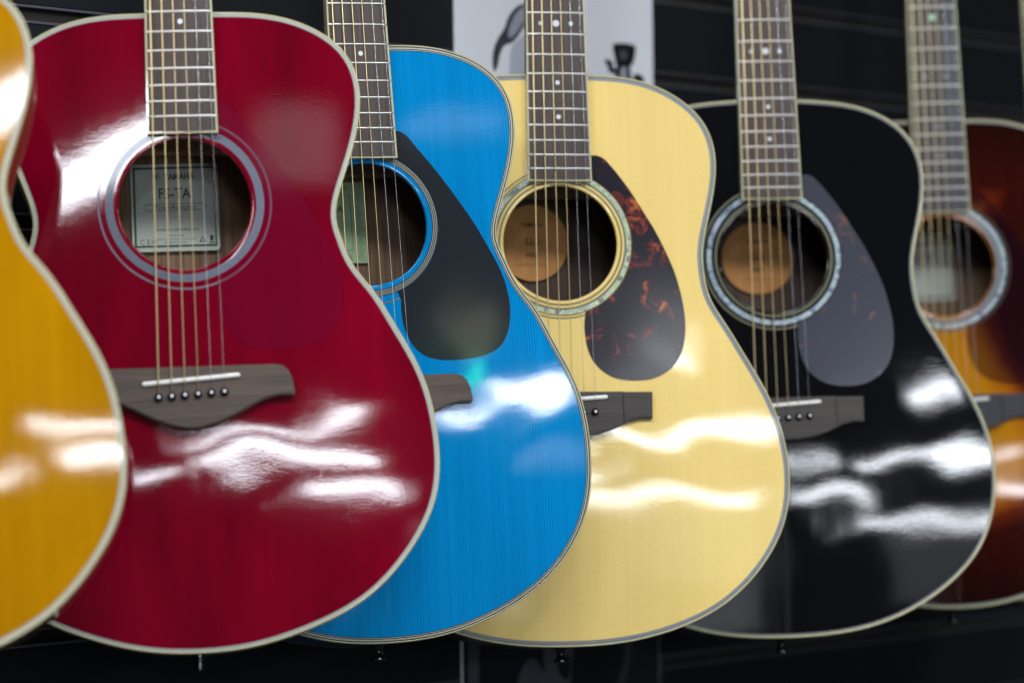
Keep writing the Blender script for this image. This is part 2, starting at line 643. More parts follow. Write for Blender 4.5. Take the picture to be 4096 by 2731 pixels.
class Top:
    """shape of an arched soundboard: height above the rim plane in mm"""

    def __init__(self, poly, seed, belly=0.12, dip=0.08, dome=0.0, wave=0.036):
        self.poly = poly
        self.belly, self.dip, self.dome, self.wave = belly, dip, dome, wave
        rnd = random.Random(seed)
        self.w = [(rnd.choice((-1, 1)) * rnd.uniform(0.02, 0.095), rnd.choice((-1, 1)) * rnd.uniform(0.03, 0.13), rnd.uniform(0, 6.28), rnd.uniform(0.5, 1)) for _ in range(9)]
        tab = sorted((math.atan2(p[1] - HOLE[1], p[0] - HOLE[0]), math.hypot(p[0] - HOLE[0], p[1] - HOLE[1])) for p in poly)
        self.N = 720
        self.R = []
        k = 0
        ext = [(a - 2 * math.pi, r) for a, r in tab] + tab + [(a + 2 * math.pi, r) for a, r in tab]
        for i in range(self.N):
            a = -math.pi + 2 * math.pi * i / self.N
            while ext[k + 1][0] < a:
                k += 1
            f = (a - ext[k][0]) / max(1e-9, ext[k + 1][0] - ext[k][0])
            self.R.append(ext[k][1] + (ext[k + 1][1] - ext[k][1]) * f)

    def s(self, x, y):
        dx, dy = x - HOLE[0], y - HOLE[1]
        a = (math.atan2(dy, dx) + math.pi) / (2 * math.pi) * self.N
        i = int(a)
        f = a - i
        R = self.R[i % self.N] * (1 - f) + self.R[(i + 1) % self.N] * f
        return math.hypot(dx, dy) / R

    def h(self, x, y):
        s = min(self.s(x, y), 1.0)
        e = 1 - s ** 6
        w = sum(a * math.sin(kx * x + ky * y + ph) / (1 + 30 * abs(ky)) for kx, ky, ph, a in self.w) * self.wave * 3
        u = min(max((-195 - y) / 95.0, 0.0), 1.0)
        w *= 0.22 + 0.63 * u * u * (3 - 2 * u)
        return arch(x, y) + e * (self.dome + self.belly * math.exp(-(x / 95) ** 2 - ((y + 350) / 58) ** 2)
                    - self.dip * math.exp(-(x / 80) ** 2 - ((y + 238) / 46) ** 2) + w)


def strip(name, pa, pb, top, lift, mat, parent):
    """flat ribbon between two closed loops, lying on the soundboard"""
    n = len(pa)
    vs = [(p[0], p[1], top.h(*p) + lift) for p in pa] + [(p[0], p[1], top.h(*p) + lift) for p in pb]
    fs = [(i, (i + 1) % n, n + (i + 1) % n, n + i) for i in range(n)]
    o = mesh_obj(name, vs, fs, mat, parent)
    return face_front(o)


def face_front(o):
    """flip so that the faces look along +z"""
    me = o.data
    if sum(p.normal.z * p.area for p in me.polygons) < 0:
        me.flip_normals()
    return o


def circle(r, n=160):
    return [(HOLE[0] + r * math.cos(2 * math.pi * i / n), HOLE[1] + r * math.sin(2 * math.pi * i / n)) for i in range(n)]


def ring(name, r0, r1, top, lift, mat, parent):
    return strip(name, circle(r1), circle(r0), top, lift, mat, parent)


def make_soundboard(top, r_hole, mat, parent, inset_mm, burst=False):
    coarse = top.poly[::4]
    rim = inset(top.poly, inset_mm)
    # rays by angle so that the mesh is regular round the hole
    n = len(rim)
    S = 56
    vs, fs, edge = [], [], []
    hole_pts = []
    for p in rim:
        a = math.atan2(p[1] - HOLE[1], p[0] - HOLE[0])
        hole_pts.append((HOLE[0] + r_hole * math.cos(a), HOLE[1] + r_hole * math.sin(a)))
    lip = [(-1.0, -3.2), (-1.0, -1.0), (-0.75, -0.45), (-0.35, -0.12)]
    for dr, dz in lip:
        for p in hole_pts:
            k = (r_hole + dr) / r_hole
            x, y = HOLE[0] + (p[0] - HOLE[0]) * k, HOLE[1] + (p[1] - HOLE[1]) * k
            vs.append((x, y, top.h(*p) + dz))
            edge.append(0.3)
    for j in range(S + 1):
        f = j / S
        for p, q in zip(hole_pts, rim):
            x, y = p[0] + (q[0] - p[0]) * f, p[1] + (q[1] - p[1]) * f
            vs.append((x, y, top.h(x, y)))
            edge.append(1 - min(min(math.hypot(x - q2[0], y - q2[1]) for q2 in coarse) / 160.0, 1.0) if burst else top.s(x, y))
    rows = len(lip) + S + 1
    for j in range(rows - 1):
        for i in range(n):
            i2 = (i + 1) % n
            fs.append((j * n + i, j * n + i2, (j + 1) * n + i2, (j + 1) * n + i))
    o = mesh_obj('soundboard', vs, fs, mat, parent)
    at = o.data.attributes.new('edge', 'FLOAT', 'POINT')
    at.data.foreach_set('value', edge)
    return face_front(o)


def make_binding(poly, width, mat, parent, deep=6.5):
    prof = [(width, -0.6), (width, 0.10), (0.9, 0.10), (0.35, -0.05), (0.08, -0.4), (0.0, -0.9), (0.0, -deep)]
    n = len(poly)
    vs, fs = [], []
    for d, z in prof:
        for p in inset(poly, d):
            vs.append((p[0], p[1], z + arch(*p)))
    for j in range(len(prof) - 1):
        for i in range(n):
            i2 = (i + 1) % n
            fs.append((j * n + i, (j + 1) * n + i, (j + 1) * n + i2, j * n + i2))
    o = mesh_obj('binding', vs, fs, mat, parent)
    return fix_normals(o)


def make_sides(poly, depth, mat, parent):
    rim = inset(poly, 0.4)
    inn = inset(poly, 2.8)
    n = len(poly)

    def back_z(y):          # the body gets shallower towards the neck
        return -(depth - 12 * (1 + y / 500.0))
    vs = [(p[0], p[1], -6.4 + arch(*p)) for p in rim] + [(p[0], p[1], back_z(p[1])) for p in rim] \
        + [(p[0], p[1], back_z(p[1]) + 2) for p in inn] + [(p[0], p[1], -2.0 + arch(*p)) for p in inn]
    fs = []
    for j in range(3):
        for i in range(n):
            i2 = (i + 1) % n
            fs.append((j * n + i, (j + 1) * n + i, (j + 1) * n + i2, j * n + i2))
    o = mesh_obj('side', vs, fs, mat, parent)
    fix_normals(o)
    return auto_smooth(o, 40), back_z


def make_back(poly, back_z, mat, parent):
    rim = inset(poly, 0.3)
    n = len(rim)
    vs, fs = [], []
    S = 6
    for dz in (0.0, -3.0):
        for j in range(S + 1):
            f = j / S
            for p in rim:
                x, y = p[0] * f, C0 + (p[1] - C0) * f
                vs.append((x, y, back_z(y) - 3.0 * (1 - f * f) + dz))
    m = (S + 1) * n
    for base in (0, m):
        for j in range(S):
            for i in range(n):
                i2 = (i + 1) % n
                q = (base + j * n + i, base + (j + 1) * n + i, base + (j + 1) * n + i2, base + j * n + i2)
                fs.append(q)
    for i in range(n):
        i2 = (i + 1) % n
        fs.append((S * n + i, m + S * n + i, m + S * n + i2, S * n + i2))
    o = mesh_obj('back', vs, fs, mat, parent)
    fix_normals(o)
    return auto_smooth(o, 40)


def cdt_sheet(name, poly, top, lift, thick, mat, parent, step=3.5):
    """thin sheet with a given outline that follows the soundboard"""
    xs = [p[0] for p in poly]
    ys = [p[1] for p in poly]
    pts = [Vector(p) for p in poly]
    nb = len(pts)

    def inside(x, y, m=1.2):
        c = False
        for i in range(nb):
            a, b = poly[i], poly[i - 1]
            if (a[1] > y) != (b[1] > y) and x < (b[0] - a[0]) * (y - a[1]) / (b[1] - a[1]) + a[0]:
                c = not c
            if math.hypot(a[0] - x, a[1] - y) < m:
                return False
        return c
    y = min(ys)
    while y < max(ys):
        x = min(xs)
        while x < max(xs):
            if inside(x, y):
                pts.append(Vector((x, y)))
            x += step
        y += step
    edges = [(i, (i + 1) % nb) for i in range(nb)]
    r = delaunay_2d_cdt(pts, edges, [], 1, 1e-5)
    v2, tri = r[0], r[2]
    vs = [(p[0], p[1], top.h(p[0], p[1]) + lift + thick) for p in v2]
    fs = [tuple(t) for t in tri]
    # skirt down to the soundboard
    k = len(vs)
    loop = {}
    for i, p in enumerate(poly):
        best = min(range(len(v2)), key=lambda q: (v2[q][0] - p[0]) ** 2 + (v2[q][1] - p[1]) ** 2)
        loop[i] = best
        vs.append((p[0], p[1], top.h(*p) + lift * 0.3))
    for i in range(nb):
        j = (i + 1) % nb
        if loop[i] != loop[j]:
            fs.append((loop[i], loop[j], k + j, k + i))
    o = mesh_obj(name, vs, fs, mat, parent)
    face_front(o)
    return auto_smooth(o, 40)


PG_FS = [(27.1, -73.4), (32.4, -73.9), (38.8, -78.0), (47, -88.3), (59.3, -103.7), (70.6, -119.0), (82.0, -135.8), (92.6, -152.2), (101.6, -168.6), (110.3, -185.8), (115.6, -199.3), (118.6, -213.4), (119.3, -225.6), (118.2, -236.2), (115.0, -246.8), (108.3, -256.4), (97, -262.6), (82, -265.6), (67, -266.6), (54, -265.9), (42, -262.4), (33.6, -255.4), (28.0, -246.0), (24.8, -236.0), (23.8, -225.8), (24.2, -215.8)]
PG_LL = [(29.8, -73.1), (35.5, -73.4), (41.3, -76.2), (46.3, -81.3), (54.3, -91.2), (62.7, -102.8), (71.1, -116.0), (78.6, -128.6), (85.2, -139.6), (94.5, -158.6), (101.8, -176.4), (106.6, -193.5), (109.8, -211), (110.6, -226), (109.0, -240), (104.6, -252.6), (95, -264), (80.5, -271.6), (63.0, -273.4), (47.5, -271.5), (36, -266), (27, -257), (22, -246), (19.6, -233), (19.4, -222), (20.8, -213.4)]


def make_pickguard(pts, r_in, top, mat, parent, lift=0.10):
    """outer outline from the fingerboard round to the rosette, then back along the rosette"""
    a0 = math.atan2(pts[-1][1] - HOLE[1], pts[-1][0] - HOLE[0])
    start = (pts[0][0], HOLE[1] + math.sqrt(max(r_in ** 2 - pts[0][0] ** 2, 0)))
    a1 = math.atan2(start[1] - HOLE[1], start[0] - HOLE[0])
    outer = spline(pts, 5, closed=False)
    m = 34
    arc = [(HOLE[0] + r_in * math.cos(a0 + (a1 - a0) * i / m), HOLE[1] + r_in * math.sin(a0 + (a1 - a0) * i / m)) for i in range(m + 1)]
    poly = outer + arc
    # drop near-duplicates
    clean = []
    for p in poly:
        if not clean or math.hypot(p[0] - clean[-1][0], p[1] - clean[-1][1]) > 0.5:
            clean.append(p)
    return cdt_sheet('pickguard', clean, top, lift, 0.35, mat, parent)


BR_FS = [(0, -277.2), (64.0, -277.2), (70.5, -278.6), (75.0, -282.9), (77.6, -289.6), (79.0, -299.4), (78.0, -301.5), (66.8, -301.2), (56.8, -303.4), (46.8, -308.2), (33.5, -315.0), (20.2, -321.0), (7.2, -324.6), (0, -325.2)]
BR_LL_MID = [(0, -282.3), (50.5, -282.3), (50.5, -311.4), (43.7, -314.6), (30.3, -318.9), (16, -321.2), (0, -321.8)]
BR_LL_WING = [(50.6, -282.3), (78.0, -282.5), (77.6, -306.1), (67.6, -306.0), (57.0, -308.4), (50.6, -311.3)]


def mirror(half):
    return half + [(-x, y) for x, y in half[::-1] if x > 0]


def make_bridge(style, top, parent, wood_m=None):
    hz = top.h(0, -300)
    if style == 'FS':
        b = prism('bridge', [(x, y - 1.6) for x, y in mirror(BR_FS)], hz - 4.5, hz + 8.0, wood_m or ROSEB, parent, 1.3, 3)
        y_l, y_r, ext = -291.5, -286.5, 37.3
        pin_l, pin_r = -302.0, -299.1
    else:
        b = prism('bridge', [(x, y - 1.2) for x, y in mirror(BR_LL_MID)], hz - 4.5, hz + 8.0, wood_m or DARKB, parent, 0.8, 2)
        for s in (1, -1):
            w = prism('bridge_wing', [(s * x, y - 1.2) for x, y in BR_LL_WING], hz - 4.5, hz + 4.6, wood_m or DARKB, b, 1.2, 2)
        y_l, y_r, ext = -292.8, -288.3, 36.5
        pin_l, pin_r = -304.0, -301.4
    # saddle: round-ended bar set at a slant
    L = Vector((2 * ext, y_r - y_l))
    ang = math.atan2(L.y, L.x)
    half = L.length / 2
    r = 1.6
    prof = []
    for k in range(9):
        a = -math.pi / 2 + math.pi * k / 8
        prof.append((half - r + r * math.cos(a), r * math.sin(a)))
    for k in range(9):
        a = math.pi / 2 + math.pi * k / 8
        prof.append((-half + r + r * math.cos(a), r * math.sin(a)))
    cy = (y_l + y_r) / 2
    poly = [(x * math.cos(ang) - y * math.sin(ang), cy + x * math.sin(ang) + y * math.cos(ang)) for x, y in prof]
    prism('saddle', poly, hz + 7.0, hz + 11.0, SADDLE, b, 0.9, 3)
    # pins
    pins = []
    prof = [(0.01, 4.6), (1.25, 4.5), (1.45, 4.38), (2.3, 3.85), (3.0, 2.9), (3.3, 1.8), (3.0, 0.8), (2.2, 0.2), (2.1, -3.0)]
    for i in range(6):
        x = -25 + 10 * i
        y = pin_l + (pin_r - pin_l) * i / 5
        if i == 0:
            p = lathe('bridge_pin', prof, PINM, b, 'z', 20, (x, y, hz + 8.0))
            p.data.materials.append(PINDOT)
            for f in p.data.polygons:
                if math.hypot(f.center.x, f.center.y) < 1.3 * MM and f.center.z > 4 * MM:
                    f.material_index = 1
            first = p
        else:
            p = share(first, 'bridge_pin', b, (x * MM, y * MM, (hz + 8.0) * MM))
        pins.append((x, y))
    sad = [(-25 + 10 * i, cy + math.tan(ang) * (-25 + 10 * i)) for i in range(6)]
    return b, pins, sad, hz


def make_fingerboard(spec, parent):
    scale = spec['scale']
    nut_y = scale * (1 - 2 ** (-14 / 12)) - 1.3
    end_y = -97.3
    w_nut, w_end = spec['nut'], spec['end']
    mat = spec['fb']

    def width(y):
        return w_nut + (w_end - w_nut) * (nut_y - y) / (nut_y - end_y)

    bw = 1.5
    # board, inside the binding, gently radiused across
    nx, ny = 13, 2
    vs, fs = [], []

    def crown(x, w):
        return 7.0 - 0.9 * (2 * x / w) ** 2
    ys = [end_y + bw, nut_y]
    for y in ys:
        w = width(y) - 2 * bw
        for k in range(nx):
            x = -w / 2 + w * k / (nx - 1)
            vs.append((x, y, crown(x, w)))
    for k in range(nx - 1):
        fs.append((k, k + 1, nx + k + 1, nx + k))
    base = len(vs)
    for y in ys:
        w = width(y) - 2 * bw
        vs += [(-w / 2, y, -2.6), (w / 2, y, -2.6)]
    fs += [(0, nx, base + 2, base), (nx - 1, base + 1, base + 3, 2 * nx - 1), tuple([base, base + 1] + list(range(nx - 1, -1, -1))),
           tuple([base + 3, base + 2] + list(range(nx, 2 * nx))), (base, base + 2, base + 3, base + 1)]
    fb = mesh_obj('fingerboard', vs, fs, mat, parent, smooth=True)
    fix_normals(fb)
    auto_smooth(fb, 30)
    # binding: U-shaped strip round the sides and the end
    wo_e, wo_n = width(end_y) / 2, width(nut_y) / 2
    outer = [(-wo_n, nut_y), (-wo_e, end_y), (wo_e, end_y), (wo_n, nut_y)]
    innr = [(-wo_n + bw, nut_y), (-wo_e + bw, end_y + bw), (wo_e - bw, end_y + bw), (wo_n - bw, nut_y)]
    zt = 6.15
    vs = [(x, y, zt) for x, y in outer] + [(x, y, zt) for x, y in innr] + [(x, y, -2.6) for x, y in outer] + [(x, y, -2.6) for x, y in innr]
    fs = []
    for i in range(3):
        fs += [(i, i + 1, 4 + i + 1, 4 + i), (8 + i, 8 + i + 1, i + 1, i), (4 + i, 4 + i + 1, 12 + i + 1, 12 + i)]
    bb = mesh_obj('fingerboard_binding', vs, fs, CREAM, fb, smooth=False)
    fix_normals(bb)
    # frets
    for f in range(1, 21):
        y = nut_y - scale * (1 - 2 ** (-f / 12))
        if y > 190:
            continue
        w = width(y) - 0.6
        vs, fs = [], []
        m, q = 11, 7
        for k in range(m):
            x = -w / 2 + w * k / (m - 1)
            z0 = crown(x, width(y))
            tip = 0.55 if k in (0, m - 1) else 1.0
            for j in range(q):
                a = math.pi * j / (q - 1)
                vs.append((x + (0.5 if k == 0 else -0.5 if k == m - 1 else 0) * math.sin(a), y + 0.98 * math.cos(a), z0 - 0.15 + 1.05 * tip * math.sin(a)))
        for k in range(m - 1):
            for j in range(q - 1):
                fs.append((k * q + j, k * q + j + 1, (k + 1) * q + j + 1, (k + 1) * q + j))
        fs.append(tuple(range(q)))
        fs.append(tuple((m - 1) * q + j for j in range(q))[::-1])
        fo = mesh_obj('fret', vs, fs, FRETM, fb)
        fix_normals(fo)
        auto_smooth(fo, 60)
    # dots
    for f, x, r, dm in spec['dots']:
        y = nut_y - scale * (1 - 0.5 * (2 ** (-f / 12) + 2 ** (-(f - 1) / 12)))
        z = crown(x, width(y) - 3)
        lathe('inlay_dot', [(0.01, 0.10), (r * 0.7, 0.10), (r, 0.08), (r, -0.8)], dm, fb, 'z', 24, (x, y, z))
    # neck behind it
    vs, fs = [], []
    m = 15
    for y, dpt in ((2.0, 30.0), (-0.0 + 22, 19.0), (60, 17.5), (nut_y - 20, 15.5), (nut_y + 4, 15.0)):
        w = width(y) - 0.4
        for k in range(m):
            a = math.pi * k / (m - 1)
            vs.append((-w / 2 * math.cos(a), y, -2.7 - (dpt * (math.sin(a) ** 0.8))))
    for j in range(4):
        for k in range(m - 1):
            fs.append((j * m + k, j * m + k + 1, (j + 1) * m + k + 1, (j + 1) * m + k))
    fs.append(tuple(range(m)))
    fs.append(tuple(4 * m + k for k in range(m))[::-1])
    for j in range(4):
        fs.append((j * m, (j + 1) * m, (j + 1) * m + m - 1, j * m + m - 1))
    nk = mesh_obj('neck', vs, fs, NECKW, parent)
    fix_normals(nk)
    auto_smooth(nk, 50)
    hs = [(-w_nut / 2 - 1, nut_y + 4.1), (w_nut / 2 + 1, nut_y + 4.1), (31, nut_y + 40), (36, nut_y + 165), (20, nut_y + 178), (0, nut_y + 172), (-20, nut_y + 178), (-36, nut_y + 165), (-31, nut_y + 40)]
    prism('headstock', hs, -14.5, -0.2, NECKW, parent, 1.0, 2)
    prism('nut', [(-w_nut / 2, nut_y + 0.2), (w_nut / 2, nut_y + 0.2), (w_nut / 2, nut_y + 4.0), (-w_nut / 2, nut_y + 4.0)], -0.5, 8.0, SADDLE, parent, 0.4, 1)
    return nut_y


def make_text(body, size, x, y, z, mat, parent, align='CENTER', sx=1.0, bold=0.0, name='printed_text'):
    cu = bpy.data.curves.new(name, 'FONT')
    cu.body = body
    cu.size = size * MM
    cu.align_x = align
    cu.offset = bold * MM
    cu.resolution_u = 2
    tmp = bpy.data.objects.new(name, cu)
    col.objects.link(tmp)
    dg = bpy.context.evaluated_depsgraph_get()
    me = bpy.data.meshes.new_from_object(tmp.evaluated_get(dg))
    bpy.data.objects.remove(tmp)
    me.materials.clear()
    me.materials.append(mat)
    o = bpy.data.objects.new(name, me)
    col.objects.link(o)
    o.parent = parent
    o.location = (x * MM, y * MM, z * MM)
    o.scale = (sx, 1, 1)
    return o


def frame_strip(name, x0, y0, x1, y1, w, z, mat, parent):
    vs = [(x0, y0, z), (x1, y0, z), (x1, y1, z), (x0, y1, z), (x0 + w, y0 + w, z), (x1 - w, y0 + w, z), (x1 - w, y1 - w, z), (x0 + w, y1 - w, z)]
    fs = [(i, (i + 1) % 4, 4 + (i + 1) % 4, 4 + i) for i in range(4)]
    return mesh_obj(name, vs, fs, mat, parent, smooth=False)


def pill(name, x0, y0, x1, y1, w, z, mat, parent):
    r = (y1 - y0) / 2
    cy = (y0 + y1) / 2
    a, b = [], []
    for k in range(13):
        t = -math.pi / 2 + math.pi * k / 12
        a.append((x1 - r + r * math.cos(t), cy + r * math.sin(t)))
        b.append((x1 - r + (r - w) * math.cos(t), cy + (r - w) * math.sin(t)))
    for k in range(13):
        t = math.pi / 2 + math.pi * k / 12
        a.append((x0 + r + r * math.cos(t), cy + r * math.sin(t)))
        b.append((x0 + r + (r - w) * math.cos(t), cy + (r - w) * math.sin(t)))
    n = len(a)
    vs = [(p[0], p[1], z) for p in a + b]
    fs = [(i, (i + 1) % n, n + (i + 1) % n, n + i) for i in range(n)]
    return mesh_obj(name, vs, fs, mat, parent, smooth=False)


PAPER = plain('pale_label_paper', (0.44, 0.48, 0.43), 0.6, spec=0.3, noise=0.04)
PAPERG = plain('green_label_paper', (0.33, 0.47, 0.27), 0.6, spec=0.3, noise=0.05)
PAPERO = wood('wood_veneer_label', (0.46, 0.20, 0.05), (0.58, 0.28, 0.09), 260, 30, 0.6, spec=0.3)
INK = plain('dark_green_ink', (0.045, 0.08, 0.06), 0.6, spec=0.2)
INK2 = plain('green_pattern_ink', (0.09, 0.16, 0.07), 0.6, spec=0.2)
INKB = plain('brown_ink', (0.05, 0.022, 0.01), 0.6, spec=0.2)


def make_label(kind, bz, parent):
    zb = bz(-104) - 0.9
    if kind == 'TA' or kind == 'TA_PLAIN':
        x0, x1, y0, y1 = -41.2, 28.6, -175.0, -104.2
        r = 3.0
        poly = []
        for cx, cy, a0 in ((x1 - r, y1 - r, 0), (x0 + r, y1 - r, 90), (x0 + r, y0 + r, 180), (x1 - r, y0 + r, 270)):
            for k in range(5):
                a = rad(a0 + 22.5 * k)
                poly.append((cx + r * math.cos(a), cy + r * math.sin(a)))
        lab = prism('label', poly, zb, zb + 0.3, PAPER, parent)
        z = zb + 0.42
        cx = (x0 + x1) / 2
        frame_strip('printed_frame', x0 + 2.0, y0 + 3.4, x1 - 2.0, y1 - 2.4, 1.7, z, INK, lab)
        make_text('YAMAHA', 7.2, cx + 3.8, -117.0, z, INK, lab, sx=0.82, bold=0.18)
        # round emblem with three crossed tuning forks
        c = (cx - 14.6, -114.4)
        a = [(c[0] + 2.9 * math.cos(t * math.pi / 12), c[1] + 2.9 * math.sin(t * math.pi / 12)) for t in range(24)]
        b = [(c[0] + 2.5 * math.cos(t * math.pi / 12), c[1] + 2.5 * math.sin(t * math.pi / 12)) for t in range(24)]
        vs = [(p[0], p[1], z) for p in a + b]
        fs = [(i, (i + 1) % 24, 24 + (i + 1) % 24, 24 + i) for i in range(24)]
        for k in range(3):
            t = math.pi / 2 + k * math.pi / 3
            d = (math.cos(t), math.sin(t))
            q = (-d[1], d[0])
            n0 = len(vs)
            for sgn, e in ((-1, -1), (1, -1), (1, 1), (-1, 1)):
                vs.append((c[0] + d[0] * 1.9 * e + q[0] * 0.28 * sgn, c[1] + d[1] * 1.9 * e + q[1] * 0.28 * sgn, z + 0.02 * k))
            fs.append((n0, n0 + 1, n0 + 2, n0 + 3))
        mesh_obj('printed_emblem', vs, fs, INK, lab, smooth=False)
        make_text('FS-TA', 12.0, cx - 0.3, -132.2, z, INK, lab, sx=0.86, bold=0.16)
        if kind == 'TA':
            pill('printed_frame', cx - 25, -142.2, cx + 25, -136.4, 0.45, z, INK, lab)
            make_text('TransAcoustic', 5.6, cx, -141.0, z, INK, lab, sx=1.02)
            make_text('YAMAHA CORPORATION', 3.1, cx + 0.5, -158.6, z, INK, lab)
            make_text('MADE IN CHINA', 1.9, cx - 0.5, -163.0, z, INK, lab)
            make_text('ЭЛЕКТРОАКУСТИЧЕСКАЯ ГИТАРА', 1.9, cx + 0.5, -165.9, z, INK, lab)
            make_text('СДЕЛАНО В КИТАЕ', 1.9, cx - 0.5, -168.6, z, INK, lab)
            make_text('C E', 6.2, x0 + 6.2, -169.2, z, INK, lab, align='LEFT', sx=0.9)
            make_text('EAC', 4.0, x0 + 15.2, -168.4, z, INK, lab, align='LEFT', sx=0.7, bold=0.05)
            # recycling triangle and struck-out bin
            tx, ty = x1 - 14.0, -166.4
            tri = [(tx + 3.2 * math.cos(rad(90 + 120 * k)), ty + 3.2 * math.sin(rad(90 + 120 * k))) for k in range(3)]
            tri2 = [(tx + 1.7 * math.cos(rad(90 + 120 * k)), ty + 1.7 * math.sin(rad(90 + 120 * k))) for k in range(3)]
            mesh_obj('printed_mark', [(p[0], p[1], z) for p in tri + tri2], [(i, (i + 1) % 3, 3 + (i + 1) % 3, 3 + i) for i in range(3)], INK, lab, smooth=False)
            bx, by = x1 - 6.6, -165.4
            mesh_obj('printed_mark', [(bx - 1.6, by + 2.6, z), (bx + 1.6, by + 2.6, z), (bx + 1.1, by - 1.8, z), (bx - 1.1, by - 1.8, z),
                                      (bx - 2.2, by - 3.6, z), (bx + 2.2, by - 3.6, z), (bx + 2.2, by - 2.6, z), (bx - 2.2, by - 2.6, z)],
                     [(0, 3, 2, 1), (4, 5, 6, 7)], INK, lab, smooth=False)
        return lab
    if kind == 'GREEN':
        x0, x1, y0, y1 = -47.5, 22.5, -171.5, -101.5
        lab = prism('label', [(x0, y0), (x1, y0), (x1, y1), (x0, y1)], zb, zb + 0.3, PAPERG, parent)
        z = zb + 0.42
        frame_strip('printed_frame', x0 + 12.2, y0 + 11.0, x1 - 12.2, y1 - 11.0, 0.4, z, INK, lab)
        make_text('YAMAHA', 7.6, (x0 + x1) / 2, -127.2, z, INK, lab, bold=0.1)
        # fan ornament round the border
        vs, fs = [], []

        def fan(cx, cy, s):
            for k in range(1, 7):
                r0 = s * k / 6
                pa = None
                for j in range(9):
                    t = math.pi * (0.08 + 0.84 * j / 8)
                    n0 = len(vs)
                    x, y = cx + 0.92 * s * math.cos(t) * k / 6, cy + 1.25 * r0 * math.sin(t)
                    vs.extend([(x, y, z), (x, y + 0.34, z)])
                    if j:
                        fs.append((n0 - 2, n0, n0 + 1, n0 - 1))
        for k in range(11):
            for cx in (x0 + 5.6, x1 - 5.6):
                fan(cx, y0 + 1.0 + k * 6.2, 5.2)
        for k in range(5):
            for cy in (y0 + 1.2, y1 - 8.4):
                fan(x0 + 16.5 + k * 9.3, cy, 4.6)
        mesh_obj('printed_pattern', vs, fs, INK2, lab, smooth=False)
        return lab
    # round veneer label
    cx, cy, rx, ry = (-8.5, -138.0, 33.0, 35.0) if kind == 'ROUND_L' else (2.2, -138.0, 35.5, 35.0)
    poly = [(cx + rx * math.cos(2 * math.pi * k / 48), cy + ry * math.sin(2 * math.pi * k / 48)) for k in range(48)]
    lab = prism('label', poly, zb, zb + 0.3, PAPERO, parent)
    z = zb + 0.42
    make_text('YAMAHA', 5.2, cx, cy + 15, z, INKB, lab, bold=0.08)
    make_text('LL6', 9.0, cx, cy - 1.5, z, INKB, lab, bold=0.12)
    make_text('ARE', 6.0, cx - 1, cy - 13, z, INKB, lab, bold=0.1)
    make_text('YAMAHA CORPORATION', 2.4, cx, cy - 21, z, INKB, lab)
    return lab


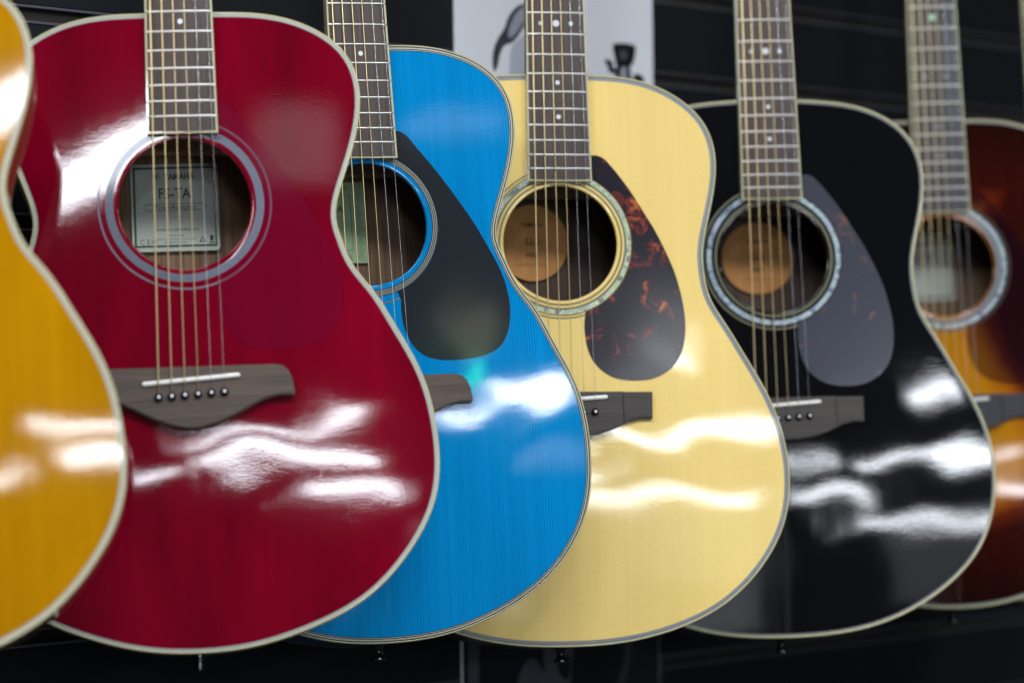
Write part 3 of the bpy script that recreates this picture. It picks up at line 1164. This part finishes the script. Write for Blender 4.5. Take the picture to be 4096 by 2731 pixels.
def make_guitar(spec):
    g = empty('acoustic_guitar', spec['label'], 'guitar', 'acoustic guitars hanging in a row')
    poly = outline(spec['outline'])
    top = Top(poly, spec['seed'], **spec.get('arch', {}))
    # body
    make_soundboard(top, spec.get('r_hole', 52.0), spec['top'], g, 0.5, spec.get('burst', False))
    b = make_binding(poly, spec['bind'], CREAM, g)
    d = spec['bind']
    for w, m in spec['purf']:
        strip('purfling', inset(poly, d), inset(poly, d + w), top, 0.09, m, b)
        d += w
    sd, bz = make_sides(poly, spec.get('depth', 100), spec['side'], g)
    make_back(poly, bz, spec.get('inside', INNER), g)
    inner = inset(poly, 4)
    for y in (-92.0, -206.0, -330.0):
        xs = sorted(p[0] for p in inner if abs(p[1] - y) < 6)
        w = xs[-1] - 2
        zb = bz(y) - 2.9
        o = prism('back_brace', [(-w, y - 6), (w, y - 6), (w, y + 6), (-w, y + 6)], zb, zb + 13, BRACE, g, 2.0, 2)
    if spec.get('label_kind'):
        make_label(spec['label_kind'], bz, g)
    # rosette
    ros = None
    for r0, r1, m in spec['rosette']:
        if ros is None:
            ros = ring('rosette', r0, r1, top, 0.09, m, g)
        else:
            ring('rosette_ring', r0, r1, top, 0.09, m, ros)
    if spec.get('pg'):
        pts, r_in, m, lift = spec['pg']
        make_pickguard(pts, r_in, top, m, g, lift)
    br, pins, sad, hz = make_bridge(spec['bridge'], top, g, spec.get('bridge_wood'))
    nut_y = make_fingerboard(spec, g)
    gauges = [0.67, 0.53, 0.41, 0.32, 0.21, 0.155]
    for i in range(6):
        xs = -18 + 36 * i / 5
        m = BRONZE if i < 4 else STEEL
        x, y = sad[i]
        px, py = pins[i]
        zr = hz + 11.0 + gauges[i] * 0.8
        pts = [(px, py + 1.9, hz + 8.0), (px, py + 3.0, hz + 8.5), (x, y - 0.6, zr - 0.25), (x, y + 0.5, zr), (x * 0.6 + xs * 0.4, y + (nut_y - y) * 0.4, zr + (8.3 - zr) * 0.4),
               (xs, nut_y + 1, 8.3), (xs, nut_y + 4.2, 8.0), (xs * 1.1, nut_y + 40, 1.0)]
        tube('string', pts, gauges[i], m, g, 8)
    # strap button under the tail
    ty = min(p[1] for p in poly)
    if spec.get('jack'):
        prof = [(0.01, -13.5), (3.6, -13.5), (4.4, -12.8), (4.4, -11.0), (3.4, -10.4), (3.4, -5.6), (4.4, -5.2), (4.7, -3.4), (4.4, -2.6), (5.2, -2.0), (5.2, 0.6)]
        lathe('strap_button', prof, CHROME, g, 'y', 28, (0, ty, -52))
    else:
        prof = [(0.01, -13.0), (5.6, -13.0), (6.6, -12.2), (6.6, -10.8), (4.4, -9.0), (3.5, -6.0), (4.2, -2.5), (5.6, -1.0), (5.6, 0.6)]
        lathe('strap_button', prof, BLKPLAST, g, 'y', 28, (0, ty, -52))
    # pose
    P, yaw, pitch, roll = spec['pose']
    B = Matrix(((1, 0, 0), (0, 0, -1), (0, 1, 0)))
    Rr = Matrix.Rotation(rad(roll), 3, 'Z')
    Rp = Matrix.Rotation(rad(-pitch), 3, 'X')
    Ry = Matrix.Rotation(rad(yaw), 3, 'Z')
    g.matrix_world = Matrix.Translation(Vector((P[0] * MM, P[1] * MM, P[2] * MM + CAM_Z))) @ (Ry @ B @ Rp @ Rr).to_4x4()
    return g


# ------------------------------------------------------------------ the wall (large structure)
WALL_A = math.atan(1.11)       # direction of the wall in plan
WALL_O = Vector((0, 2.930, CAM_Z))
wd = Vector((math.cos(WALL_A), math.sin(WALL_A), 0))
wn = Vector((math.sin(WALL_A), -math.cos(WALL_A), 0))
WALLM = plain('charcoal_laminate', (0.0075, 0.0095, 0.013), 0.5, spec=0.25, noise=0.12, nscale=30, bump=2e-5, bscale=600)
GROOVE = plain('dark_groove', (0.030, 0.027, 0.026), 0.5, metal=0.3)
ALU = plain('aluminium_lip', (0.14, 0.14, 0.165), 0.42, metal=0.6)
BACKB = plain('board_core', (0.02, 0.02, 0.02), 0.8)

wall = empty('slat_wall', 'dark charcoal slat wall with thin metal channels behind the guitars', 'wall')
wall.matrix_world = Matrix.Translation(WALL_O) @ Matrix(((wd.x, 0, wn.x), (wd.y, 0, wn.y), (0, 1, 0))).to_4x4()


def wall_box(name, x0, x1, y0, y1, z0, z1, mat, parent, bevel=0.0):
    return prism(name, [(x0, y0), (x1, y0), (x1, y1), (x0, y1)], z0, z1, mat, parent, bevel, 2)


W0, W1 = -1300, 1900
PITCH, G1 = 86.4, 272.0
first = None
for k in range(-9, 6):
    yc = G1 + k * PITCH
    y0, y1 = yc + 7.5, yc + PITCH - 7.5
    if first is None:
        first = wall_box('slat', W0, W1, 0, y1 - y0, -15, 0, WALLM, wall, 1.0)
        first.location = (0, y0 * MM, 0)
        ch = None
        for nm, a, c, z0, z1, m in (('metal_channel', -5.4, 5.4, -14, -8, GROOVE),):
            ch = wall_box(nm, W0, W1, a, c, z0, z1, m, wall)
        lu = wall_box('channel_lip', W0, W1, 5.4, 7.6, -10, 0.8, ALU, ch, 0.4)
        ll = wall_box('channel_lip', W0, W1, -7.6, -5.4, -10, 0.8, ALU, ch, 0.4)
        ch.location = (0, yc * MM, 0)
        ch0 = ch
    else:
        share(first, 'slat', wall, (0, y0 * MM, 0))
        c = share(ch0, 'metal_channel', wall, (0, yc * MM, 0))
        share(lu, 'channel_lip', c)
        share(ll, 'channel_lip', c)
wall_box('backing_board', W0, W1, G1 - 9.5 * PITCH, G1 + 6.5 * PITCH, -22, -15.2, BACKB, wall)

# ------------------------------------------------------------------ poster on the wall
PWHITE = plain('poster_white', (0.84, 0.87, 0.93), 0.55, spec=0.3, noise=0.03, nscale=20)
PBLACK = plain('poster_black', (0.007, 0.008, 0.012), 0.5, spec=0.3)
PGREY = plain('poster_grey', (0.075, 0.08, 0.10), 0.55, spec=0.3, noise=0.25, nscale=60)
PMID = plain('poster_mid_grey', (0.34, 0.36, 0.44), 0.55, spec=0.3, noise=0.2, nscale=80)
poster = empty('poster', 'tall white poster with a black and grey printed figure on the slat wall', 'poster')
poster.matrix_world = wall.matrix_world @ Matrix.Translation((0, 0, 0.0012)) @ Matrix.Rotation(rad(1.0), 4, 'Z')
PX0, PX1 = -80.0, 219.0
wall_box('sheet', PX0, PX1, -520, 460, 0, 2.0, PWHITE, poster)


def print_shape(pts, mat, lift, per=5):
    poly = spline(pts, per) if per else pts
    return prism('printed_shape', poly, 1.0, 2.0 + lift, mat, poster)


# flat print: hair and shoulder, headstock with tuners, dark clothing below
print_shape([(26, 334), (8.6, 327.7), (-3.5, 316.8), (-9.1, 306.2), (-18.0, 296.3), (-25.0, 285.0), (-27.4, 271.9), (-24.5, 262.8), (-19.5, 269.4), (-16.1, 279.7), (-9.4, 288.8), (1.5, 292.3), (12.5, 301.0), (26, 314.1), (60, 330), (60, 350)], plain('poster_charcoal', (0.045, 0.05, 0.065), 0.55, spec=0.3, noise=0.7, nscale=90), 0.10)
print_shape([(26, 331.0), (8.5, 322.0), (-1.6, 307.3), (-3.4, 297.0), (6.0, 300.6), (19.2, 313.6), (32, 324)], PMID, 0.25)
print_shape([(60, 318), (26, 304.8), (12.5, 296.8), (1.5, 288.8), (-2.1, 270), (0, 230), (60, 230)], plain('poster_pale', (0.50, 0.53, 0.62), 0.55, spec=0.3), 0.05)
print_shape([(154.4, 297.5), (158, 300.2), (172.0, 301.4), (187, 300.6), (191.2, 298), (190.2, 290), (187.2, 283.0), (184.5, 279.6), (161.5, 278.8), (158.5, 283)], PBLACK, 0.10, 2)
print_shape([(165.9, 292.5), (173.1, 294.4), (177.7, 290.1), (174.1, 284.6), (167.0, 285.0)], PGREY, 0.25)
print_shape([(161.0, 282.1), (181.1, 283.2), (184.5, 262.1), (187, 200), (155, 200), (157.2, 260.8)], PBLACK, 0.10, 0)
print_shape([(168.0, 275.9), (175.1, 276.3), (176.6, 265.7), (176, 240), (166, 240), (165.4, 265.2)], PMID, 0.25)
for pts in ([(142.3, 282.9), (151.6, 282.7), (155.1, 278.3), (145.7, 277.1)], [(148.0, 277.9), (159.7, 274.0), (157.3, 269.3), (147.9, 271.9)], [(190.5, 270.9), (202.5, 268.5), (202.3, 262.3), (185.6, 261.6)]):
    print_shape(pts, PBLACK, 0.15)
print_shape([(-79.6, -262), (218.6, -262), (218.6, -519.5), (-79.6, -519.5)], PBLACK, 0.05, 0)
print_shape([(-71.4, -290.4), (-63.0, -285.5), (-45.0, -284.9), (-43.7, -288.7), (-52.8, -292.1), (-56.1, -297.3), (-57.6, -347.7), (-58, -430), (-73, -430), (-72.4, -346.1)], PGREY, 0.20, 3)
print_shape([(20.6, -312.3), (28.6, -317.5), (39.2, -327.6), (40.3, -300.3), (82.0, -300.2), (80.4, -321.7), (76.9, -362.1), (76, -430), (-20, -430), (-6.8, -353.2), (4.4, -323.2), (12.5, -316.0)], PGREY, 0.20, 3)
print_shape([(59.9, -315.2), (76.3, -316.7), (74.6, -338.3), (60.9, -331.5)], PBLACK, 0.35)
print_shape([(165.3, -300), (175.4, -300), (172.2, -330.6), (160.1, -357.2), (140, -430), (128, -430), (148.7, -356.0), (160.6, -329.5)], plain('poster_dark_grey', (0.035, 0.036, 0.042), 0.55, spec=0.3), 0.20, 3)

# ------------------------------------------------------------------ guitars
TOP_ORANGE = top_mat('amber_lacquer', (0.38, 0.175, 0.0003), (0.20, 0.075, 0.0003), 0.75, cloud=0.3, flame=0.06)
TOP_RED = top_mat('ruby_lacquer', (0.165, 0.0003, 0.011), (0.080, 0.0002, 0.005), 0.7, cloud=0.6)
TOP_BLUE = top_mat('turquoise_lacquer', (0.0005, 0.235, 0.57), (0.0005, 0.085, 0.25), 0.85, cloud=0.08)
TOP_NAT = top_mat('natural_spruce', (0.83, 0.63, 0.225), (0.62, 0.41, 0.11), 0.5, cloud=0.10, flame=0.05, seam=0.03)
TOP_BLACK = top_mat('black_lacquer', (0.004, 0.004, 0.005), (0.003, 0.003, 0.004), 0.2)
BURST = [(0.25, (0.56, 0.225, 0.006)), (0.38, (0.42, 0.12, 0.005)), (0.47, (0.13, 0.015, 0.003)), (0.56, (0.035, 0.002, 0.0015)), (1.0, (0.010, 0.0005, 0.0005))]
TOP_SUN = top_mat('sunburst_lacquer', (0.5, 0.2, 0.01), (0.10, 0.03, 0.002), 0.25, burst=BURST)

SIDE_RED = plain('ruby_side', (0.14, 0.001, 0.006), 0.3, coat=1.0)
SIDE_BLUE = plain('turquoise_side', (0.002, 0.10, 0.33), 0.3, coat=1.0)
SIDE_BLACK = plain('black_side', (0.005, 0.005, 0.006), 0.3, coat=1.0)
SIDE_ROSE = wood('rosewood_side', (0.03, 0.012, 0.008), (0.08, 0.035, 0.02), 400, 12, 0.3)
SIDE_AMBER = plain('amber_side', (0.30, 0.12, 0.004), 0.3, coat=1.0)

PGM_RED = film('translucent_film', (0.20, 0.002, 0.030), 0.07, alpha=0.36, spec=0.5)
PGM_BLACK = film('black_film', (0.016, 0.021, 0.026), 0.07, spec=0.5)
PGM_TORT = film('tortoise_film', (0.015, 0.013, 0.019), 0.14, spots=((0.16, 0.025, 0.02), (0.55, 0.20, 0.05)), spot_amt=0.57, spec=0.5)
PGM_TORTB = film('grey_tortoise_film', (0.030, 0.036, 0.055), 0.20, spots=((0.10, 0.05, 0.05), (0.26, 0.13, 0.08)), spot_amt=0.60, spec=0.5)
PGM_SUN = film('smoky_film', (0.012, 0.003, 0.010), 0.09, alpha=0.4, spec=0.3)

ROS_FS_SILVER = [(55.2, 61.0, SILVER_RING), (65.2, 67.3, SILVER_RING)]
ROS_RED = [(55.2, 56.3, SILVER_RING), (56.3, 56.8, BLACKP), (56.8, 57.9, SILVER_RING), (57.9, 58.4, BLACKP), (58.4, 59.4, SILVER_RING), (59.4, 59.9, BLACKP), (59.9, 60.9, SILVER_RING), (65.7, 66.9, SILVER_RING)]
ROS_BLUE = [(55.4, 56.4, BLACKP), (56.4, 56.9, IVORY), (56.9, 57.9, BLACKP), (57.9, 58.4, IVORY), (58.4, 59.4, BLACKP), (59.4, 59.9, IVORY), (59.9, 60.9, BLACKP), (66.0, 66.5, BLACKP), (66.5, 66.9, IVORY), (66.9, 67.4, BLACKP)]
OLIVE = plain('olive_ring', (0.12, 0.12, 0.055), 0.4, coat=0.7)
STRAW = plain('straw_ring', (0.56, 0.44, 0.18), 0.4, coat=0.7)
ROS_LL_Y = [(59.4, 63.2, ABALONE_G), (53.9, 55.6, OLIVE), (57.4, 59.4, OLIVE), (63.6, 64.5, BLACKP), (66.0, 67.4, OLIVE)]
ROS_LL_B = [(59.2, 63.6, ABALONE), (54.0, 56.0, OLIVE), (57.6, 58.6, BLACKP), (64.0, 64.8, BLACKP), (66.4, 68.0, OLIVE)]
ROS_SUN = [(59.2, 63.8, ABALONE), (54.0, 57.0, GREYP), (57.4, 58.6, BLACKP), (64.4, 65.2, BLACKP), (66.2, 68.0, OLIVE)]

PURF_RED = [(0.4, GREYP), (0.6, IVORY), (0.3, GREYP), (0.5, IVORY), (0.4, GREYP)]
PURF_BLUE = [(0.95, BLACKP), (1.25, IVORY), (0.75, BLACKP), (0.5, IVORY), (0.55, BLACKP)]
PURF_YEL = [(0.5, BLACKP), (0.6, GREYP), (0.3, BLACKP), (1.2, GREYP), (0.3, BLACKP), (0.6, GREYP)]
PURF_BLK = [(0.5, BLACKP), (0.8, GREYP), (0.3, BLACKP)]

FS = dict(scale=634.0, nut=43.0, end=54.6, bridge='FS', fb=ROSEW)
LL = dict(scale=650.0, nut=44.0, end=57.4, bridge='LL', fb=ROSEW)
DOT15 = [(15, 1.0, 2.0, PEARL), (9, 1.0, 2.3, PEARL), (12, -9, 2.3, PEARL), (12, 11, 2.3, PEARL)]
DOTLL = [(12, 0, 3.0, PEARL), (12, -13.5, 1.9, PEARL), (12, 13.5, 1.9, PEARL), (15, 0, 2.0, PEARL), (17, 0, 2.0, PEARL), (9, 0, 2.5, PEARL)]
DOTSUN = [(9, 0, 3.2, PEARLG), (12, -11, 2.8, PEARLD), (12, 11, 2.8, PEARLD), (15, 0, 2.8, PEARLD), (17, 0, 2.8, PEARLD)]

SPECS = [
    dict(FS, label='amber yellow acoustic guitar cut off by the left edge of the photo', outline=FS_A, seed=72, top=TOP_ORANGE, side=SIDE_AMBER,
         bind=2.2, purf=PURF_RED, rosette=ROS_RED, pg=None, dots=DOT15, depth=92,
         pose=((-476.76, 2070.41, 261.04), 7, 7.4, 3.027)),
    dict(FS, label='glossy ruby red acoustic guitar with a pale square label inside its soundhole', outline=FS_A, seed=32, top=TOP_RED, side=SIDE_RED,
         bind=1.9, purf=PURF_RED, rosette=ROS_RED, pg=(PG_FS, 61.5, PGM_RED, 0.12), dots=DOT15[:1], depth=92, jack=True, label_kind='TA',
         pose=((-259.86, 2325.52, 256.37), 7, 7.5, 1.846)),
    dict(FS, label='turquoise blue acoustic guitar with a plain black pickguard', outline=FS_B, seed=163, top=TOP_BLUE, side=SIDE_BLUE,
         bind=1.4, purf=PURF_BLUE, rosette=ROS_BLUE, pg=(PG_FS, 61.0, PGM_BLACK, 0.12), dots=DOT15[:1], depth=92, label_kind='GREEN',
         pose=((-129.64, 2488.56, 247.23), 19, 7.5, 1.683)),
    dict(LL, label='natural pale yellow acoustic guitar with a dark tortoiseshell pickguard', outline=LL_A, seed=123, top=TOP_NAT, side=SIDE_ROSE,
         bind=1.9, purf=PURF_YEL, rosette=ROS_LL_Y, pg=(PG_LL, 64.6, PGM_TORT, 0.12), dots=DOTLL, depth=98, inside=INNERD, label_kind='ROUND_L',
         pose=((38.77, 2646.12, 236.94), 10, 6.7, 0.344)),
    dict(LL, label='glossy black acoustic guitar with a grey pickguard and a round orange label inside', outline=LL_B, seed=83, top=TOP_BLACK, side=SIDE_BLACK,
         bind=2.6, purf=PURF_BLK, rosette=ROS_LL_B, pg=(PG_LL, 65.0, PGM_TORTB, 0.12), dots=DOTLL, depth=98, inside=INNERD, label_kind='ROUND',
         pose=((239.34, 2811.57, 228.43), 6, 7.5, 1.282)),
    dict(LL, label='brown sunburst acoustic guitar with an amber centre at the right', outline=FS_A, seed=67, top=TOP_SUN, side=SIDE_ROSE,
         scale=634.0, bind=2.6, purf=PURF_BLK, rosette=ROS_SUN, pg=(PG_LL, 65.4, PGM_SUN, 0.12), dots=DOTSUN, depth=96, burst=True, fb=EBONY, bridge_wood=EBONY, label_kind='TA_PLAIN',
         pose=((433.01, 3048.46, 226.47), 3, 7.5, 1.626)),
    dict(FS, label='acoustic guitar at the far right edge showing only a strip of its neck', outline=FS_A, seed=71, top=TOP_NAT, side=SIDE_ROSE,
         bind=2.6, purf=PURF_BLK, rosette=ROS_RED, pg=None, dots=[], depth=92,
         pose=((580.0, 3205.0, 215.0), 4, 7.5, 2.6)),
]
for s in SPECS:
    make_guitar(s)
